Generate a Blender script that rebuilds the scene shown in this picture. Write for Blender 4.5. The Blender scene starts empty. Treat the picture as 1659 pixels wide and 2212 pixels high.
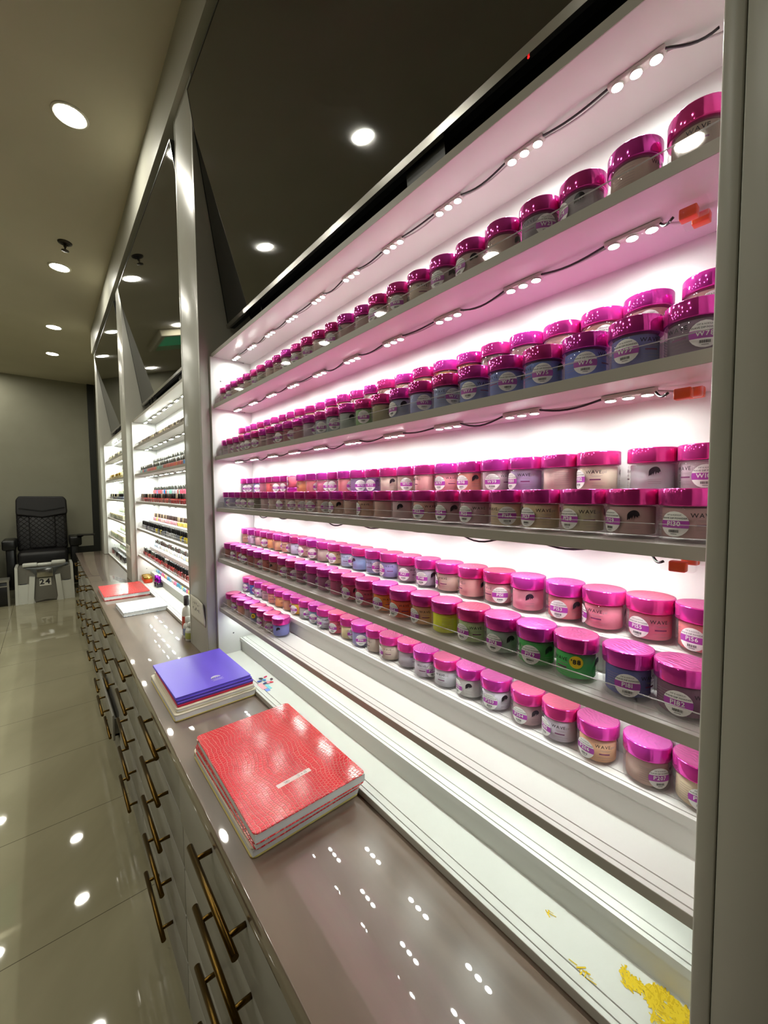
import bpy, bmesh, math, random
from math import sin, cos, pi, radians, sqrt, atan2
from mathutils import Vector, Matrix
random.seed(7)
SC = bpy.context.scene
COL = SC.collection

# ------------------------------------------------------------------ units
S = 0.54            # one layout unit in metres
FZ = 2.84           # eye height above the floor in layout units
def W(p): return Vector((p[0]*S, p[1]*S, (p[2]+FZ)*S))

# ------------------------------------------------------------------ camera
cam = bpy.data.cameras.new('camera'); co = bpy.data.objects.new('camera', cam); COL.objects.link(co)
r = Vector((.76253888, -.64689545, -.00779308)); u = Vector((.03958287, .03462875, .99861607)); f = Vector((.64573033, .76179205, -.05201175))
M4 = Matrix(((r.x, u.x, -f.x, 0), (r.y, u.y, -f.y, 0), (r.z, u.z, -f.z, FZ*S), (0, 0, 0, 1)))
co.matrix_world = M4
cam.sensor_fit = 'HORIZONTAL'; cam.sensor_width = 36.0; cam.lens = 36.0*860.26/1659
cam.clip_start = .02; cam.clip_end = 60
SC.camera = co

# ------------------------------------------------------------------ world, exposure, light levels
wd = bpy.data.worlds.new('world'); SC.world = wd; wd.use_nodes = True
wd.node_tree.nodes['Background'].inputs[0].default_value = (.9, .95, .8, 1)
wd.node_tree.nodes['Background'].inputs[1].default_value = .01
SC.view_settings.view_transform = 'Standard'; SC.view_settings.look = 'None'
SC.view_settings.exposure = 0.0; SC.view_settings.gamma = 1.0; SC.view_settings.use_curve_mapping = False
cy = SC.cycles
cy.use_denoising = True
cy.max_bounces = 7; cy.diffuse_bounces = 4; cy.glossy_bounces = 4; cy.transmission_bounces = 3; cy.transparent_max_bounces = 14
cy.sample_clamp_indirect = 6.0; cy.sample_clamp_direct = 0.0
cy.use_adaptive_sampling = True; cy.adaptive_threshold = .03
LED_POWER = 225.0       # radiance of the small LED lenses
LED_COL = (.93, 1.0, .93)
DOWN_POWER = 195.0       # radiance of the recessed ceiling lights
DOWN_COL = (1.0, .965, .84)

# ------------------------------------------------------------------ materials
def lin(c):
    if isinstance(c, str): c = tuple(int(c[i:i+2], 16) for i in (0, 2, 4))
    return tuple(((x/255)/12.92 if x/255 <= .04045 else (((x/255)+.055)/1.055)**2.4) for x in c)+(1,)
MATS = {}
def mat(name, col='ffffff', rough=.5, metal=0., spec=.5, emit=None, es=0., coat=0., ior=None):
    if name in MATS: return MATS[name]
    m = bpy.data.materials.new(name); m.use_nodes = True
    b = m.node_tree.nodes['Principled BSDF']
    b.inputs['Base Color'].default_value = lin(col) if not (isinstance(col, tuple) and len(col) == 4) else col
    b.inputs['Roughness'].default_value = rough; b.inputs['Metallic'].default_value = metal
    b.inputs['Specular IOR Level'].default_value = spec
    b.inputs['Coat Weight'].default_value = coat; b.inputs['Coat Roughness'].default_value = .03; b.inputs['Coat IOR'].default_value = 1.7
    if ior: b.inputs['IOR'].default_value = ior
    if emit:
        b.inputs['Emission Color'].default_value = tuple(emit)+(1,); b.inputs['Emission Strength'].default_value = es
    MATS[name] = m; return m
def nodes(m): return m.node_tree.nodes, m.node_tree.links, m.node_tree.nodes['Principled BSDF']
def noise_tint(m, c1, c2, scale, detail=4, dist=0., stretch=(1, 1, 1), lo=.3, hi=.7, rough_var=None, bump=0., coord='Object'):
    N, L, b = nodes(m)
    tc = N.new('ShaderNodeTexCoord'); mp = N.new('ShaderNodeMapping'); mp.inputs['Scale'].default_value = stretch
    nz = N.new('ShaderNodeTexNoise'); nz.inputs['Scale'].default_value = scale; nz.inputs['Detail'].default_value = detail; nz.inputs['Distortion'].default_value = dist
    cr = N.new('ShaderNodeValToRGB'); cr.color_ramp.elements[0].position = lo; cr.color_ramp.elements[1].position = hi
    cr.color_ramp.elements[0].color = lin(c1); cr.color_ramp.elements[1].color = lin(c2)
    L.new(tc.outputs[coord], mp.inputs[0]); L.new(mp.outputs[0], nz.inputs['Vector']); L.new(nz.outputs['Fac'], cr.inputs[0]); L.new(cr.outputs[0], b.inputs['Base Color'])
    if bump:
        bp = N.new('ShaderNodeBump'); bp.inputs['Strength'].default_value = bump; bp.inputs['Distance'].default_value = .002
        L.new(nz.outputs['Fac'], bp.inputs['Height']); L.new(bp.outputs[0], b.inputs['Normal'])
    return cr
def clear_mat(name, tint=(.97, .97, .97), ior=1.45, rough=.03, boost=1.0, frost=0.):
    m = bpy.data.materials.new(name); m.use_nodes = True; N = m.node_tree.nodes; L = m.node_tree.links
    N.remove(N['Principled BSDF']); out = N['Material Output']
    tr = N.new('ShaderNodeBsdfTransparent'); tr.inputs[0].default_value = tint+(1,)
    gl = N.new('ShaderNodeBsdfGlossy'); gl.inputs['Roughness'].default_value = rough; gl.inputs['Color'].default_value = (1, 1, 1, 1)
    fr = N.new('ShaderNodeFresnel'); fr.inputs['IOR'].default_value = ior
    mu = N.new('ShaderNodeMath'); mu.operation = 'MULTIPLY_ADD'; mu.inputs[1].default_value = boost; mu.inputs[2].default_value = 0; mu.use_clamp = True
    mx = N.new('ShaderNodeMixShader')
    ge = N.new('ShaderNodeNewGeometry'); bf = N.new('ShaderNodeMath'); bf.operation = 'SUBTRACT'; bf.inputs[0].default_value = boost; L.new(ge.outputs['Backfacing'], bf.inputs[1]); bf.use_clamp = False
    mxb = N.new('ShaderNodeMath'); mxb.operation = 'MAXIMUM'; mxb.inputs[1].default_value = 0; L.new(bf.outputs[0], mxb.inputs[0]); L.new(mxb.outputs[0], mu.inputs[1])
    L.new(fr.outputs[0], mu.inputs[0]); L.new(mu.outputs[0], mx.inputs[0]); L.new(tr.outputs[0], mx.inputs[1]); L.new(gl.outputs[0], mx.inputs[2])
    last = mx.outputs[0]
    if frost:
        df = N.new('ShaderNodeBsdfDiffuse'); df.inputs[0].default_value = (.8, .78, .78, 1); m2 = N.new('ShaderNodeMixShader'); m2.inputs[0].default_value = frost
        L.new(last, m2.inputs[1]); L.new(df.outputs[0], m2.inputs[2]); last = m2.outputs[0]
    L.new(last, out.inputs[0]); MATS[name] = m; return m

greige = mat('greige_laminate', (182, 181, 170), .32, spec=.45)
noise_tint(greige, (179, 178, 167), (186, 185, 174), 3, stretch=(1, 1, .2))
white = mat('white_melamine', (242, 242, 239), .38)
shelf_white = mat('white_shelf_board', (238, 236, 233), .3)
tray_dimmed = mat('dimmed_white_tray_board', (218, 219, 213), .32)  # same board as the shelves, colour darkened to stand in for dimmer light
edge_grey = mat('grey_edge_band', (176, 171, 160), .42)
groove_m = mat('groove_shadow', (120, 100, 98), .6)
plaster = mat('ceiling_paint', (196, 190, 165), .85)
noise_tint(plaster, (193, 187, 162), (199, 193, 168), 2)
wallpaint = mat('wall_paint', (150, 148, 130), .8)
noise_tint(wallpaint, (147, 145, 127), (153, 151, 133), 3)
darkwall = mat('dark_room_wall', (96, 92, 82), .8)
darktrim = mat('dark_green_trim', (40, 42, 38), .4)
black = mat('black_plastic', (14, 14, 15), .35)
recess_shade = mat('black_recess_shade', (20, 20, 21), .6)
brass = mat('antique_brass', (104, 80, 36), .32, metal=1.)
chrome = mat('polished_metal', (190, 188, 184), .18, metal=1.)
cab_m = mat('grey_satin_cabinet', (150, 147, 138), .36, spec=.45)
noise_tint(cab_m, (147, 144, 135), (153, 150, 141), 2)
clear = clear_mat('clear_acrylic', (.985, .98, .98), boost=.9, frost=.02)
jarclear = clear_mat('clear_jar_plastic', (.985, .98, .985), boost=.8, frost=.07)
acr_highlight = clear_mat('acrylic_edge_highlight', (.9, .88, .88), boost=.9, frost=.45)  # frosted top edge, whitened to paint in its highlight
screen = mat('glossy_screen', (12, 12, 13), .035, spec=1.0, ior=1.75)
ledlens = mat('lit_led_lens', 'ffffff', .4, emit=LED_COL, es=LED_POWER)
LENS = {}
def lens_mat(f):
    if f not in LENS: LENS[f] = mat('lit_led_lens_%d' % round(f*100), 'ffffff', .4, emit=LED_COL, es=LED_POWER*f)
    return LENS[f]
ledbody = mat('led_module_resin', (225, 222, 214), .35)
wireblk = mat('black_wire', (38, 34, 36), .45)
wirewht = mat('white_wire', (205, 200, 200), .45)
orange = mat('orange_lever', (225, 84, 30), .35)
downlens = mat('lit_downlight_lens', 'ffffff', .4, emit=DOWN_COL, es=DOWN_POWER)
whitepaint = mat('white_ring_paint', (225, 222, 205), .5)
paper = mat('white_paper', (222, 218, 204), .7)
ink = mat('black_ink', (30, 28, 34), .6)
stk_white = mat('sticker_white', (240, 238, 236), .45)
stk_purple = mat('sticker_purple', (168, 66, 166), .45)
stk_yellow = mat('sticker_yellow', (235, 205, 40), .5)
print_ink = mat('jar_print_black', (34, 24, 34), .4)
print_pur = mat('jar_print_purple', (110, 40, 90), .4)
print_gry = mat('jar_print_grey', (150, 130, 136), .5)

# worktop: polished brown porcelain
top_m = mat('polished_brown_porcelain', (128, 110, 98), .36, spec=.5, ior=1.7, coat=1.0)
noise_tint(top_m, (104, 86, 72), (126, 106, 90), 2.2, detail=7, dist=1.4, stretch=(3.2, .7, 1), lo=.3, hi=.75)

# lids: metallic magenta
lid_m = mat('magenta_metallic_lid', (.80, .05, .36, 1), .085, metal=.72)
def lid_nodes():
    N, L, b = nodes(lid_m)
    tc = N.new('ShaderNodeTexCoord'); oi = N.new('ShaderNodeObjectInfo')
    cr = N.new('ShaderNodeValToRGB'); cr.color_ramp.elements[0].color = (.98, .055, .34, 1); cr.color_ramp.elements[1].color = (.92, .065, .66, 1)
    L.new(oi.outputs['Random'], cr.inputs[0])
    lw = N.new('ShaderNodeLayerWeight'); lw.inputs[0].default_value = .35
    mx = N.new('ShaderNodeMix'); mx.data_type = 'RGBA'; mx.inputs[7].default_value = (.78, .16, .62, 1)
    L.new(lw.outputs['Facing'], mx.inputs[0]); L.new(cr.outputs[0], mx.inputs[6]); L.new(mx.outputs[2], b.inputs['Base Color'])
    nz = N.new('ShaderNodeTexNoise'); nz.inputs['Scale'].default_value = 120; nz.inputs['Detail'].default_value = 2
    mp = N.new('ShaderNodeMapping'); mp.inputs['Scale'].default_value = (1, 1, .12)
    L.new(tc.outputs['Object'], mp.inputs[0]); L.new(mp.outputs[0], nz.inputs['Vector'])
    bp = N.new('ShaderNodeBump'); bp.inputs['Strength'].default_value = .03; bp.inputs['Distance'].default_value = .0003
    L.new(nz.outputs['Fac'], bp.inputs['Height']); L.new(bp.outputs[0], b.inputs['Normal'])
lid_nodes()
lidtop_m = mat('magenta_foil_lid_top', (.86, .10, .40, 1), .34, metal=.72)
def lidtop_nodes():
    N, L, b = nodes(lidtop_m)
    tc = N.new('ShaderNodeTexCoord'); oi = N.new('ShaderNodeObjectInfo')
    cr = N.new('ShaderNodeValToRGB'); cr.color_ramp.elements[0].color = (.98, .24, .40, 1); cr.color_ramp.elements[1].color = (.96, .22, .76, 1)  # paler than the sides: bright reflection worked into the base colour
    L.new(oi.outputs['Random'], cr.inputs[0]); L.new(cr.outputs[0], b.inputs['Base Color'])
    nz = N.new('ShaderNodeTexWave'); nz.inputs['Scale'].default_value = 40; nz.inputs['Distortion'].default_value = 14; nz.inputs['Detail'].default_value = 2
    vl = N.new('ShaderNodeVectorMath'); vl.operation = 'LENGTH'
    ms = N.new('ShaderNodeMapRange'); ms.inputs[1].default_value = .072; ms.inputs[2].default_value = .062; ms.inputs[3].default_value = 0; ms.inputs[4].default_value = 1
    mu = N.new('ShaderNodeMath'); mu.operation = 'MULTIPLY'
    L.new(tc.outputs['Object'], nz.inputs['Vector']); L.new(tc.outputs['Object'], vl.inputs[0]); L.new(vl.outputs['Value'], ms.inputs[0])
    L.new(nz.outputs['Fac'], mu.inputs[0]); L.new(ms.outputs[0], mu.inputs[1])
    bp = N.new('ShaderNodeBump'); bp.inputs['Strength'].default_value = .55; bp.inputs['Distance'].default_value = .0014
    L.new(mu.outputs[0], bp.inputs['Height']); L.new(bp.outputs[0], b.inputs['Normal'])
lidtop_nodes()

# floor: polished stone-look tiles with thin grout lines
floor_m = mat('polished_floor_tile', (150, 144, 118), .03, spec=.5)
def floor_nodes():
    N, L, b = nodes(floor_m)
    cr = noise_tint(floor_m, (128, 122, 98), (158, 152, 126), .55, detail=8, dist=2.2, stretch=(1.6, .8, 1), lo=.28, hi=.72)
    tc = N.new('ShaderNodeTexCoord'); sp = N.new('ShaderNodeSeparateXYZ'); L.new(tc.outputs['Object'], sp.inputs[0])
    def line(sock, pitch, off, half):
        a = N.new('ShaderNodeMath'); a.operation = 'ADD'; a.inputs[1].default_value = -off; L.new(sock, a.inputs[0])
        d = N.new('ShaderNodeMath'); d.operation = 'PINGPONG'; d.inputs[1].default_value = pitch/2; L.new(a.outputs[0], d.inputs[0])
        g = N.new('ShaderNodeMath'); g.operation = 'LESS_THAN'; g.inputs[1].default_value = half; L.new(d.outputs[0], g.inputs[0]); return g.outputs[0]
    a = line(sp.outputs[1], 1.155*S, 3.193*S, .0016); c = line(sp.outputs[0], 2.31*S, -.735*S, .0016)
    mxm = N.new('ShaderNodeMath'); mxm.operation = 'MAXIMUM'; L.new(a, mxm.inputs[0]); L.new(c, mxm.inputs[1])
    mx = N.new('ShaderNodeMix'); mx.data_type = 'RGBA'; mx.inputs[7].default_value = lin((84, 78, 62))
    L.new(mxm.outputs[0], mx.inputs[0]); L.new(cr.outputs[0], mx.inputs[6]); L.new(mx.outputs[2], b.inputs['Base Color'])
floor_nodes()

def croc(name, c_scale, c_gap, rough, depth=1.0):
    m = mat(name, c_scale, rough, spec=.5); N, L, b = nodes(m)
    tc = N.new('ShaderNodeTexCoord'); sp = N.new('ShaderNodeSeparateXYZ'); cb = N.new('ShaderNodeCombineXYZ')
    L.new(tc.outputs['Object'], sp.inputs[0])
    nz = N.new('ShaderNodeTexNoise'); nz.inputs['Scale'].default_value = 7; nz.inputs['Detail'].default_value = 1; L.new(tc.outputs['Object'], nz.inputs['Vector'])
    def mth(op, a, b_): 
        n = N.new('ShaderNodeMath'); n.operation = op
        for k, q in ((0, a), (1, b_)):
            if isinstance(q, (int, float)): n.inputs[k].default_value = q
            else: L.new(q, n.inputs[k])
        return n.outputs[0]
    # rows of scales running across, waving along their length
    wav = mth('MULTIPLY', mth('SINE', mth('MULTIPLY', sp.outputs[1], 48.0), 0), .0042)
    n2 = N.new('ShaderNodeTexNoise'); n2.inputs['Scale'].default_value = 55; n2.inputs['Detail'].default_value = 1; L.new(tc.outputs['Object'], n2.inputs['Vector'])
    n3 = N.new('ShaderNodeSeparateColor'); L.new(n2.outputs['Color'], n3.inputs[0])
    xx = mth('ADD', mth('ADD', mth('ADD', sp.outputs[0], wav), mth('MULTIPLY', nz.outputs['Fac'], .06)), mth('MULTIPLY', n3.outputs[0], .0075))
    yy = mth('ADD', mth('ADD', sp.outputs[1], mth('MULTIPLY', nz.outputs['Fac'], .03)), mth('MULTIPLY', n3.outputs[1], .0095))
    L.new(yy, cb.inputs[0]); L.new(xx, cb.inputs[1])
    br = N.new('ShaderNodeTexBrick'); br.offset = .5; br.inputs['Scale'].default_value = 1.0; br.inputs['Brick Width'].default_value = .0074; br.inputs['Row Height'].default_value = .0088
    br.inputs['Mortar Size'].default_value = .0012; br.inputs['Mortar Smooth'].default_value = .8
    br.inputs['Color1'].default_value = lin(c_scale); br.inputs['Color2'].default_value = lin(c_scale); br.inputs['Mortar'].default_value = lin(c_gap)
    L.new(cb.outputs[0], br.inputs['Vector'])
    L.new(br.outputs['Color'], b.inputs['Base Color'])
    bp = N.new('ShaderNodeBump'); bp.invert = True; bp.inputs['Strength'].default_value = depth; bp.inputs['Distance'].default_value = .0022
    L.new(br.outputs['Fac'], bp.inputs['Height']); L.new(bp.outputs[0], b.inputs['Normal'])
    return m
croc_red = croc('red_crocodile_leatherette', (222, 38, 50), (250, 132, 126), .18)  # pale gap colour paints highlight lines between the scales
croc_white = croc('white_crocodile_leatherette', (228, 230, 232), (176, 186, 198), .3, .3)
pages = mat('page_edges', (226, 226, 224), .7)
noise_tint(pages, (206, 206, 206), (236, 236, 234), 60, stretch=(.02, .02, 6))
cream = mat('worn_cream_cover', (222, 212, 190), .5)
gilt = mat('yellowed_cover_edge', (196, 178, 104), .5)
purple = mat('purple_linen_cover', (108, 84, 216), .45)
purple_d = mat('dark_purple_cover_edge', (78, 54, 150), .5)
crimson = mat('crimson_cover', (200, 20, 62), .45)

# ------------------------------------------------------------------ mesh helpers
class MB:
    def __init__(s): s.v = []; s.f = []; s.m = []; s.sm = []
    def add(s, vs, fs, m=0, sm=False):
        o = len(s.v); s.v += [tuple(p) for p in vs]
        for q in fs: s.f.append(tuple(i+o for i in q)); s.m.append(m); s.sm.append(sm)
        return s
    def box(s, x0, x1, y0, y1, z0, z1, m=0):
        return s.add([(x0,y0,z0),(x1,y0,z0),(x1,y1,z0),(x0,y1,z0),(x0,y0,z1),(x1,y0,z1),(x1,y1,z1),(x0,y1,z1)],
              [(0,3,2,1),(4,5,6,7),(0,1,5,4),(1,2,6,5),(2,3,7,6),(3,0,4,7)], m)
    def bbox(s, x0, x1, y0, y1, z0, z1, b, m=0, seg=2):      # box with rounded edges
        bm = bmesh.new(); bmesh.ops.create_cube(bm, size=1)
        for v in bm.verts: v.co = Vector((x0+(v.co.x+.5)*(x1-x0), y0+(v.co.y+.5)*(y1-y0), z0+(v.co.z+.5)*(z1-z0)))
        bmesh.ops.bevel(bm, geom=list(bm.edges), offset=b, segments=seg, profile=.5, affect='EDGES')
        bm.verts.index_update(); s.add([v.co[:] for v in bm.verts], [[v.index for v in f.verts] for f in bm.faces], m, True); bm.free(); return s
    def lathe(s, prof, n=24, c=(0, 0, 0), m=0, ms=None, sm=True, axis='z'):
        vs = []
        for (rr, z) in prof:
            for k in range(n):
                a = 2*pi*k/n; p = (rr*cos(a), rr*sin(a), z)
                if axis == 'x': p = (z, rr*cos(a), rr*sin(a))
                if axis == 'y': p = (rr*sin(a), z, rr*cos(a))
                vs.append((c[0]+p[0], c[1]+p[1], c[2]+p[2]))
        o = len(s.v); s.v += vs
        for i in range(len(prof)-1):
            for k in range(n):
                k2 = (k+1) % n
                s.f.append((o+i*n+k, o+i*n+k2, o+(i+1)*n+k2, o+(i+1)*n+k)); s.m.append(ms[i] if ms else m); s.sm.append(sm)
        if prof[0][0] > 1e-6: s.f.append(tuple(o+k for k in reversed(range(n)))); s.m.append(ms[0] if ms else m); s.sm.append(False)
        if prof[-1][0] > 1e-6: s.f.append(tuple(o+(len(prof)-1)*n+k for k in range(n))); s.m.append(ms[-1] if ms else m); s.sm.append(False)
        return s
    def tube(s, pts, rad, n=8, m=0):
        pts = [Vector(p) for p in pts]; o = len(s.v)
        for i, p in enumerate(pts):
            t = (pts[min(i+1, len(pts)-1)]-pts[max(i-1, 0)]).normalized()
            a = t.orthogonal().normalized() if abs(t.z) > .9 else t.cross(Vector((0, 0, 1))).normalized(); b = t.cross(a)
            for k in range(n):
                q = p+a*(rad*cos(2*pi*k/n))+b*(rad*sin(2*pi*k/n)); s.v.append(q[:])
        for i in range(len(pts)-1):
            for k in range(n):
                k2 = (k+1) % n; s.f.append((o+i*n+k, o+(i+1)*n+k, o+(i+1)*n+k2, o+i*n+k2)); s.m.append(m); s.sm.append(True)
        s.f.append(tuple(o+k for k in range(n))); s.m.append(m); s.sm.append(False)
        s.f.append(tuple(o+(len(pts)-1)*n+k for k in reversed(range(n)))); s.m.append(m); s.sm.append(False)
        return s
    def prism(s, poly, axis, a0, a1, m=0):                  # polygon extruded along an axis
        def pt(p, a): return {'x': (a, p[0], p[1]), 'y': (p[0], a, p[1]), 'z': (p[0], p[1], a)}[axis]
        n = len(poly); vs = [pt(p, a0) for p in poly]+[pt(p, a1) for p in poly]
        fs = [tuple(range(n)), tuple(reversed(range(n, 2*n)))]+[(i, n+i, n+(i+1) % n, (i+1) % n) for i in range(n)]
        return s.add(vs, fs, m)
    def mesh(s, name, mats, org=None, fix=False):
        me = bpy.data.meshes.new(name)
        if org is not None: vs = [((p[0]-org[0])*S, (p[1]-org[1])*S, (p[2]-org[2])*S) for p in s.v]
        else: vs = [(p[0]*S, p[1]*S, p[2]*S) for p in s.v]
        me.from_pydata(vs, [], s.f)
        for m in mats: me.materials.append(m)
        me.polygons.foreach_set('material_index', s.m); me.polygons.foreach_set('use_smooth', s.sm)
        if fix:
            bm = bmesh.new(); bm.from_mesh(me); bmesh.ops.recalc_face_normals(bm, faces=bm.faces); bm.to_mesh(me); bm.free()
        me.update(); return me
def link(name, data, parent=None, loc=(0, 0, 0)):
    o = bpy.data.objects.new(name, data); COL.objects.link(o)
    if parent: o.parent = parent
    o.location = loc; return o
def tag(o, label=None, cat=None, group=None, kind=None):
    if label: o['label'] = label
    if cat: o['category'] = cat
    if group: o['group'] = group
    if kind: o['kind'] = kind
    return o
ORG = {}
def empty(name, org, label=None, cat=None, group=None):
    o = link(name, None, None, W(org)); o.empty_display_size = .05; ORG[o] = org
    return tag(o, label, cat, group)
def wpart(name, mb, mats, parent, label=None, fix=True):     # mesh given in layout coordinates, under a thing placed in layout coordinates
    org = ORG[parent]; o = link(name, mb.mesh(name, mats if isinstance(mats, list) else [mats], org, fix), parent); ORG[o] = org
    if label: o['label'] = label
    return o
def wthing(name, mb, mats, org, label=None, cat=None, group=None, kind=None, fix=True):
    o = link(name, mb.mesh(name, mats if isinstance(mats, list) else [mats], org, fix), None, W(org)); ORG[o] = org
    return tag(o, label, cat, group, kind)
def struct(name, mb, mats, fix=True):
    return wthing(name, mb, mats, (0, 0, -FZ), kind='structure', fix=fix)
def lpart(name, mb, mats, parent, label=None, fix=True):     # mesh given in local units of the thing
    o = link(name, mb.mesh(name, mats if isinstance(mats, list) else [mats], None, fix), parent)
    if label: o['label'] = label
    return o

# ------------------------------------------------------------------ lettering (flat outlines of the built-in face, cached)
GL = {}
def glyphs(txt, bold=0.):
    key = (txt, bold)
    if key in GL: return GL[key]
    c = bpy.data.curves.new('t', 'FONT'); c.body = txt; c.size = 1; c.align_x = 'CENTER'; c.align_y = 'CENTER'; c.resolution_u = 2; c.offset = bold
    o = bpy.data.objects.new('t', c); COL.objects.link(o)
    bpy.context.view_layer.update()
    me = o.evaluated_get(bpy.context.evaluated_depsgraph_get()).to_mesh()
    vs = [(v.co.x, v.co.y) for v in me.vertices]; fs = [tuple(p.vertices) for p in me.polygons]
    bpy.data.objects.remove(o); bpy.data.curves.remove(c)
    GL[key] = (vs, fs); return GL[key]
ADV = {}
def chars(txt, h, bold=.012):                                 # string from cached single characters
    vs, fs, x = [], [], 0
    for ch in txt:
        if ch == ' ': x += .35; continue
        g, gf = glyphs(ch, bold); w0 = min(p[0] for p in g); w1 = max(p[0] for p in g)
        o = len(vs); vs += [(p[0]-w0+x, p[1]) for p in g]; fs += [tuple(i+o for i in q) for q in gf]; x += (w1-w0)+.1
    return [((p[0]-x/2)*h, p[1]*h) for p in vs], fs
for ch in "0123456789WPAVEDI&CRYLOgel'": glyphs(ch, .012)

# ================================================================== THE ROOM
CEIL = 3.5; XW = 1.34; YF = 16.05; XL = -9.0; YN = -6.0
m_ = MB(); m_.add([(XL, YN, -FZ), (XW, YN, -FZ), (XW, YF, -FZ), (XL, YF, -FZ)], [(0, 1, 2, 3)])
struct('floor', m_, floor_m, fix=False)
m_ = MB(); m_.box(XL, XW, YN, YF, CEIL, CEIL+.1); struct('ceiling', m_, plaster)
m_ = MB(); m_.box(XL, XW, YF, YF+.1, -FZ, CEIL); struct('wall_far', m_, wallpaint)
m_ = MB(); m_.box(XW, XW+.1, YN, YF, -FZ, CEIL); struct('wall_right', m_, wallpaint)
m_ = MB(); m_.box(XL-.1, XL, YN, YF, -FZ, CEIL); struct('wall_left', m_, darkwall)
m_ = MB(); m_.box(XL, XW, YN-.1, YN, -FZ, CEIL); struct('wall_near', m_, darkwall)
# soffit beam above the display bays
m_ = MB(); m_.box(.875, XW, -1.2, 10.82, 3.03, CEIL); struct('trim_1', m_, greige)
# pillars between the bays
BAYS = [(.095, 3.20), (3.70, 6.80), (7.27, 10.42)]
PIL = [(-1.2, .172), (3.20, 3.70), (6.80, 7.27), (10.42, 10.78)]
for i, (a, b) in enumerate(PIL):
    m_ = MB()
    # hollow core plus the thin edged side boards whose edges show as a narrow strip
    nb = b if i else .094
    m_.bbox(.916, XW-.001, a+.031, nb-.031, -1.306, 3.03, .002)
    m_.bbox(.9145, XW-.001 if i else .978, b-.030, b, -1.306, 3.03, .003)
    if i == 0: m_.bbox(.916, .978, nb-.032, b-.031, -1.306, 3.03, .002)
    m_.bbox(.9145, XW-.001, a, a+.030, -1.306, 3.03, .003)
    struct('trim_%d' % (i+2), m_, greige)
# dark frame on the far wall beside the last pillar
m_ = MB(); m_.box(1.13, 1.31, YF-.05, YF, -1.69, CEIL); struct('trim_6', m_, darktrim)
m_ = MB(); m_.box(-.2, 1.31, YF-.05, YF, -1.885, -1.69); struct('trim_7', m_, darktrim)
m_ = MB(); m_.box(XL, XW, YF-.03, YF, -FZ, -2.66); struct('baseboard_far', m_, darktrim)

# ================================================================== DISPLAY BAYS
ZB = [1.024, .637, .246, -.146, -.537, -.925]     # underside of the header and of the five shelves
TH = .029
ZT = [z+TH for z in ZB]
RH = .105                                          # riser height
XS, XR, XB = 1.0, 1.150, 1.292                     # shelf front, riser front, back panel
BASE_T = -1.277
def tread(mb, x0, x1, y0, y1, zt, th, m=0, mg=1, lip=True):
    """board with two fine grooves cut along its top"""
    g = .004; gs = [x0+.014, x0+.045]
    mb.box(x0, x1, y0, y1, zt-th, zt-.007, m)
    xs = [x0]+[v for q in gs for v in (q, q+g)]+[x1]
    for i in range(0, len(xs), 2): mb.box(xs[i], xs[i+1], y0, y1, zt-.007, zt, m)
    for q in gs: mb.box(q, q+g, y0, y1, zt-.0069, zt-.0045, mg)
def riser(mb, y0, y1, zbase, h=RH):
    tread(mb, XR, XB-.001, y0, y1, zbase+h, .026)
    mb.box(XR+.013, XR+.030, y0, y1, zbase, zbase+h-.026)
def led_strip(parent, y0, y1, z, n, first, pitch, tail=None, lens=None):
    X = 1.135
    ys = [first+pitch*k for k in range(n)]
    def run(dx, sg, amp, end):
        pts = [(X+.1, y1-.01, z-.004), (X+.02+dx, ys[-1]+.085, z-.006), (X+dx, ys[-1]+.05, z-.007)]
        for k in range(n-1, 0, -1):
            b, a = ys[k]-.060, ys[k-1]+.060; sag = (.008+.006*((k*7) % 3))*amp
            for t in range(9): pts.append((X+dx+.006*sin(pi*t/8)*sg, b+(a-b)*t/8, z-.008-sag*sin(pi*t/8)))
        e = ys[0]-.058; pts.append((X+dx, e, z-.008))
        if end:
            for t in range(1, 9):
                s_ = t/8; pts.append((X+dx+(end[0]-X-dx)*s_*s_*(3-2*s_), e+(end[1]-e)*s_, z-.008+(end[2]-z+.008)*s_-(.012*sin(pi*s_) if sg < 0 else 0)))
        return pts
    wm = MB(); wm.tube(run(-.006, -1, 1.0, tail[0] if tail else None), .0032, 5); st = wpart('led_strip', wm, wireblk, parent)
    wm = MB(); wm.tube(run(.006, 1, .3, tail[1] if tail else None), .0028, 5); wpart('white_wire', wm, wirewht, st)
    me = None
    for k in range(n):
        if me is None:
            b = MB()
            b.bbox(-.012, .012, -.062, .062, -.012, 0, .003, 0)
            for j in (-1, 0, 1):
                b.lathe([(.0140, -.0119), (.0138, -.0152), (.0125, -.0160)], 14, (0, j*.042, 0), 0); b.lathe([(.0124, -.0161), (.006, -.0166), (.0002, -.0168)], 14, (0, j*.042, 0), 1)
            me = b.mesh('led_module', [ledbody, lens], None, True)
        o = link('led_module', me, st, (X*S-ORG[st][0]*S, (ys[k]-ORG[st][1])*S, (z-.0005-ORG[st][2])*S))
    if tail and tail[2]:
        for q in tail[:2]:
            b = MB()
            b.bbox(q[0]-.016, q[0]+.016, q[1]-.062, q[1]+.004, q[2]-.018, q[2]+.012, .004, 0)
            wpart('wire_connector', b, [clear], st)
            b = MB(); b.bbox(q[0]-.012, q[0]+.012, q[1]-.045, q[1]-.012, q[2]-.020, q[2]+.004, .003, 0)
            wpart('connector_lever', b, [orange], st, 'orange connector lever')
    return st
def acrylic_end(mb, y, zt):
    poly = [(1.006, zt), (1.006, zt+.030), (1.014, zt+.060), (1.032, zt+.085), (1.056, zt+.098), (1.075, zt+.098), (1.075, zt)]
    mb.prism(poly, 'y', y, y+.006)
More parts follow.
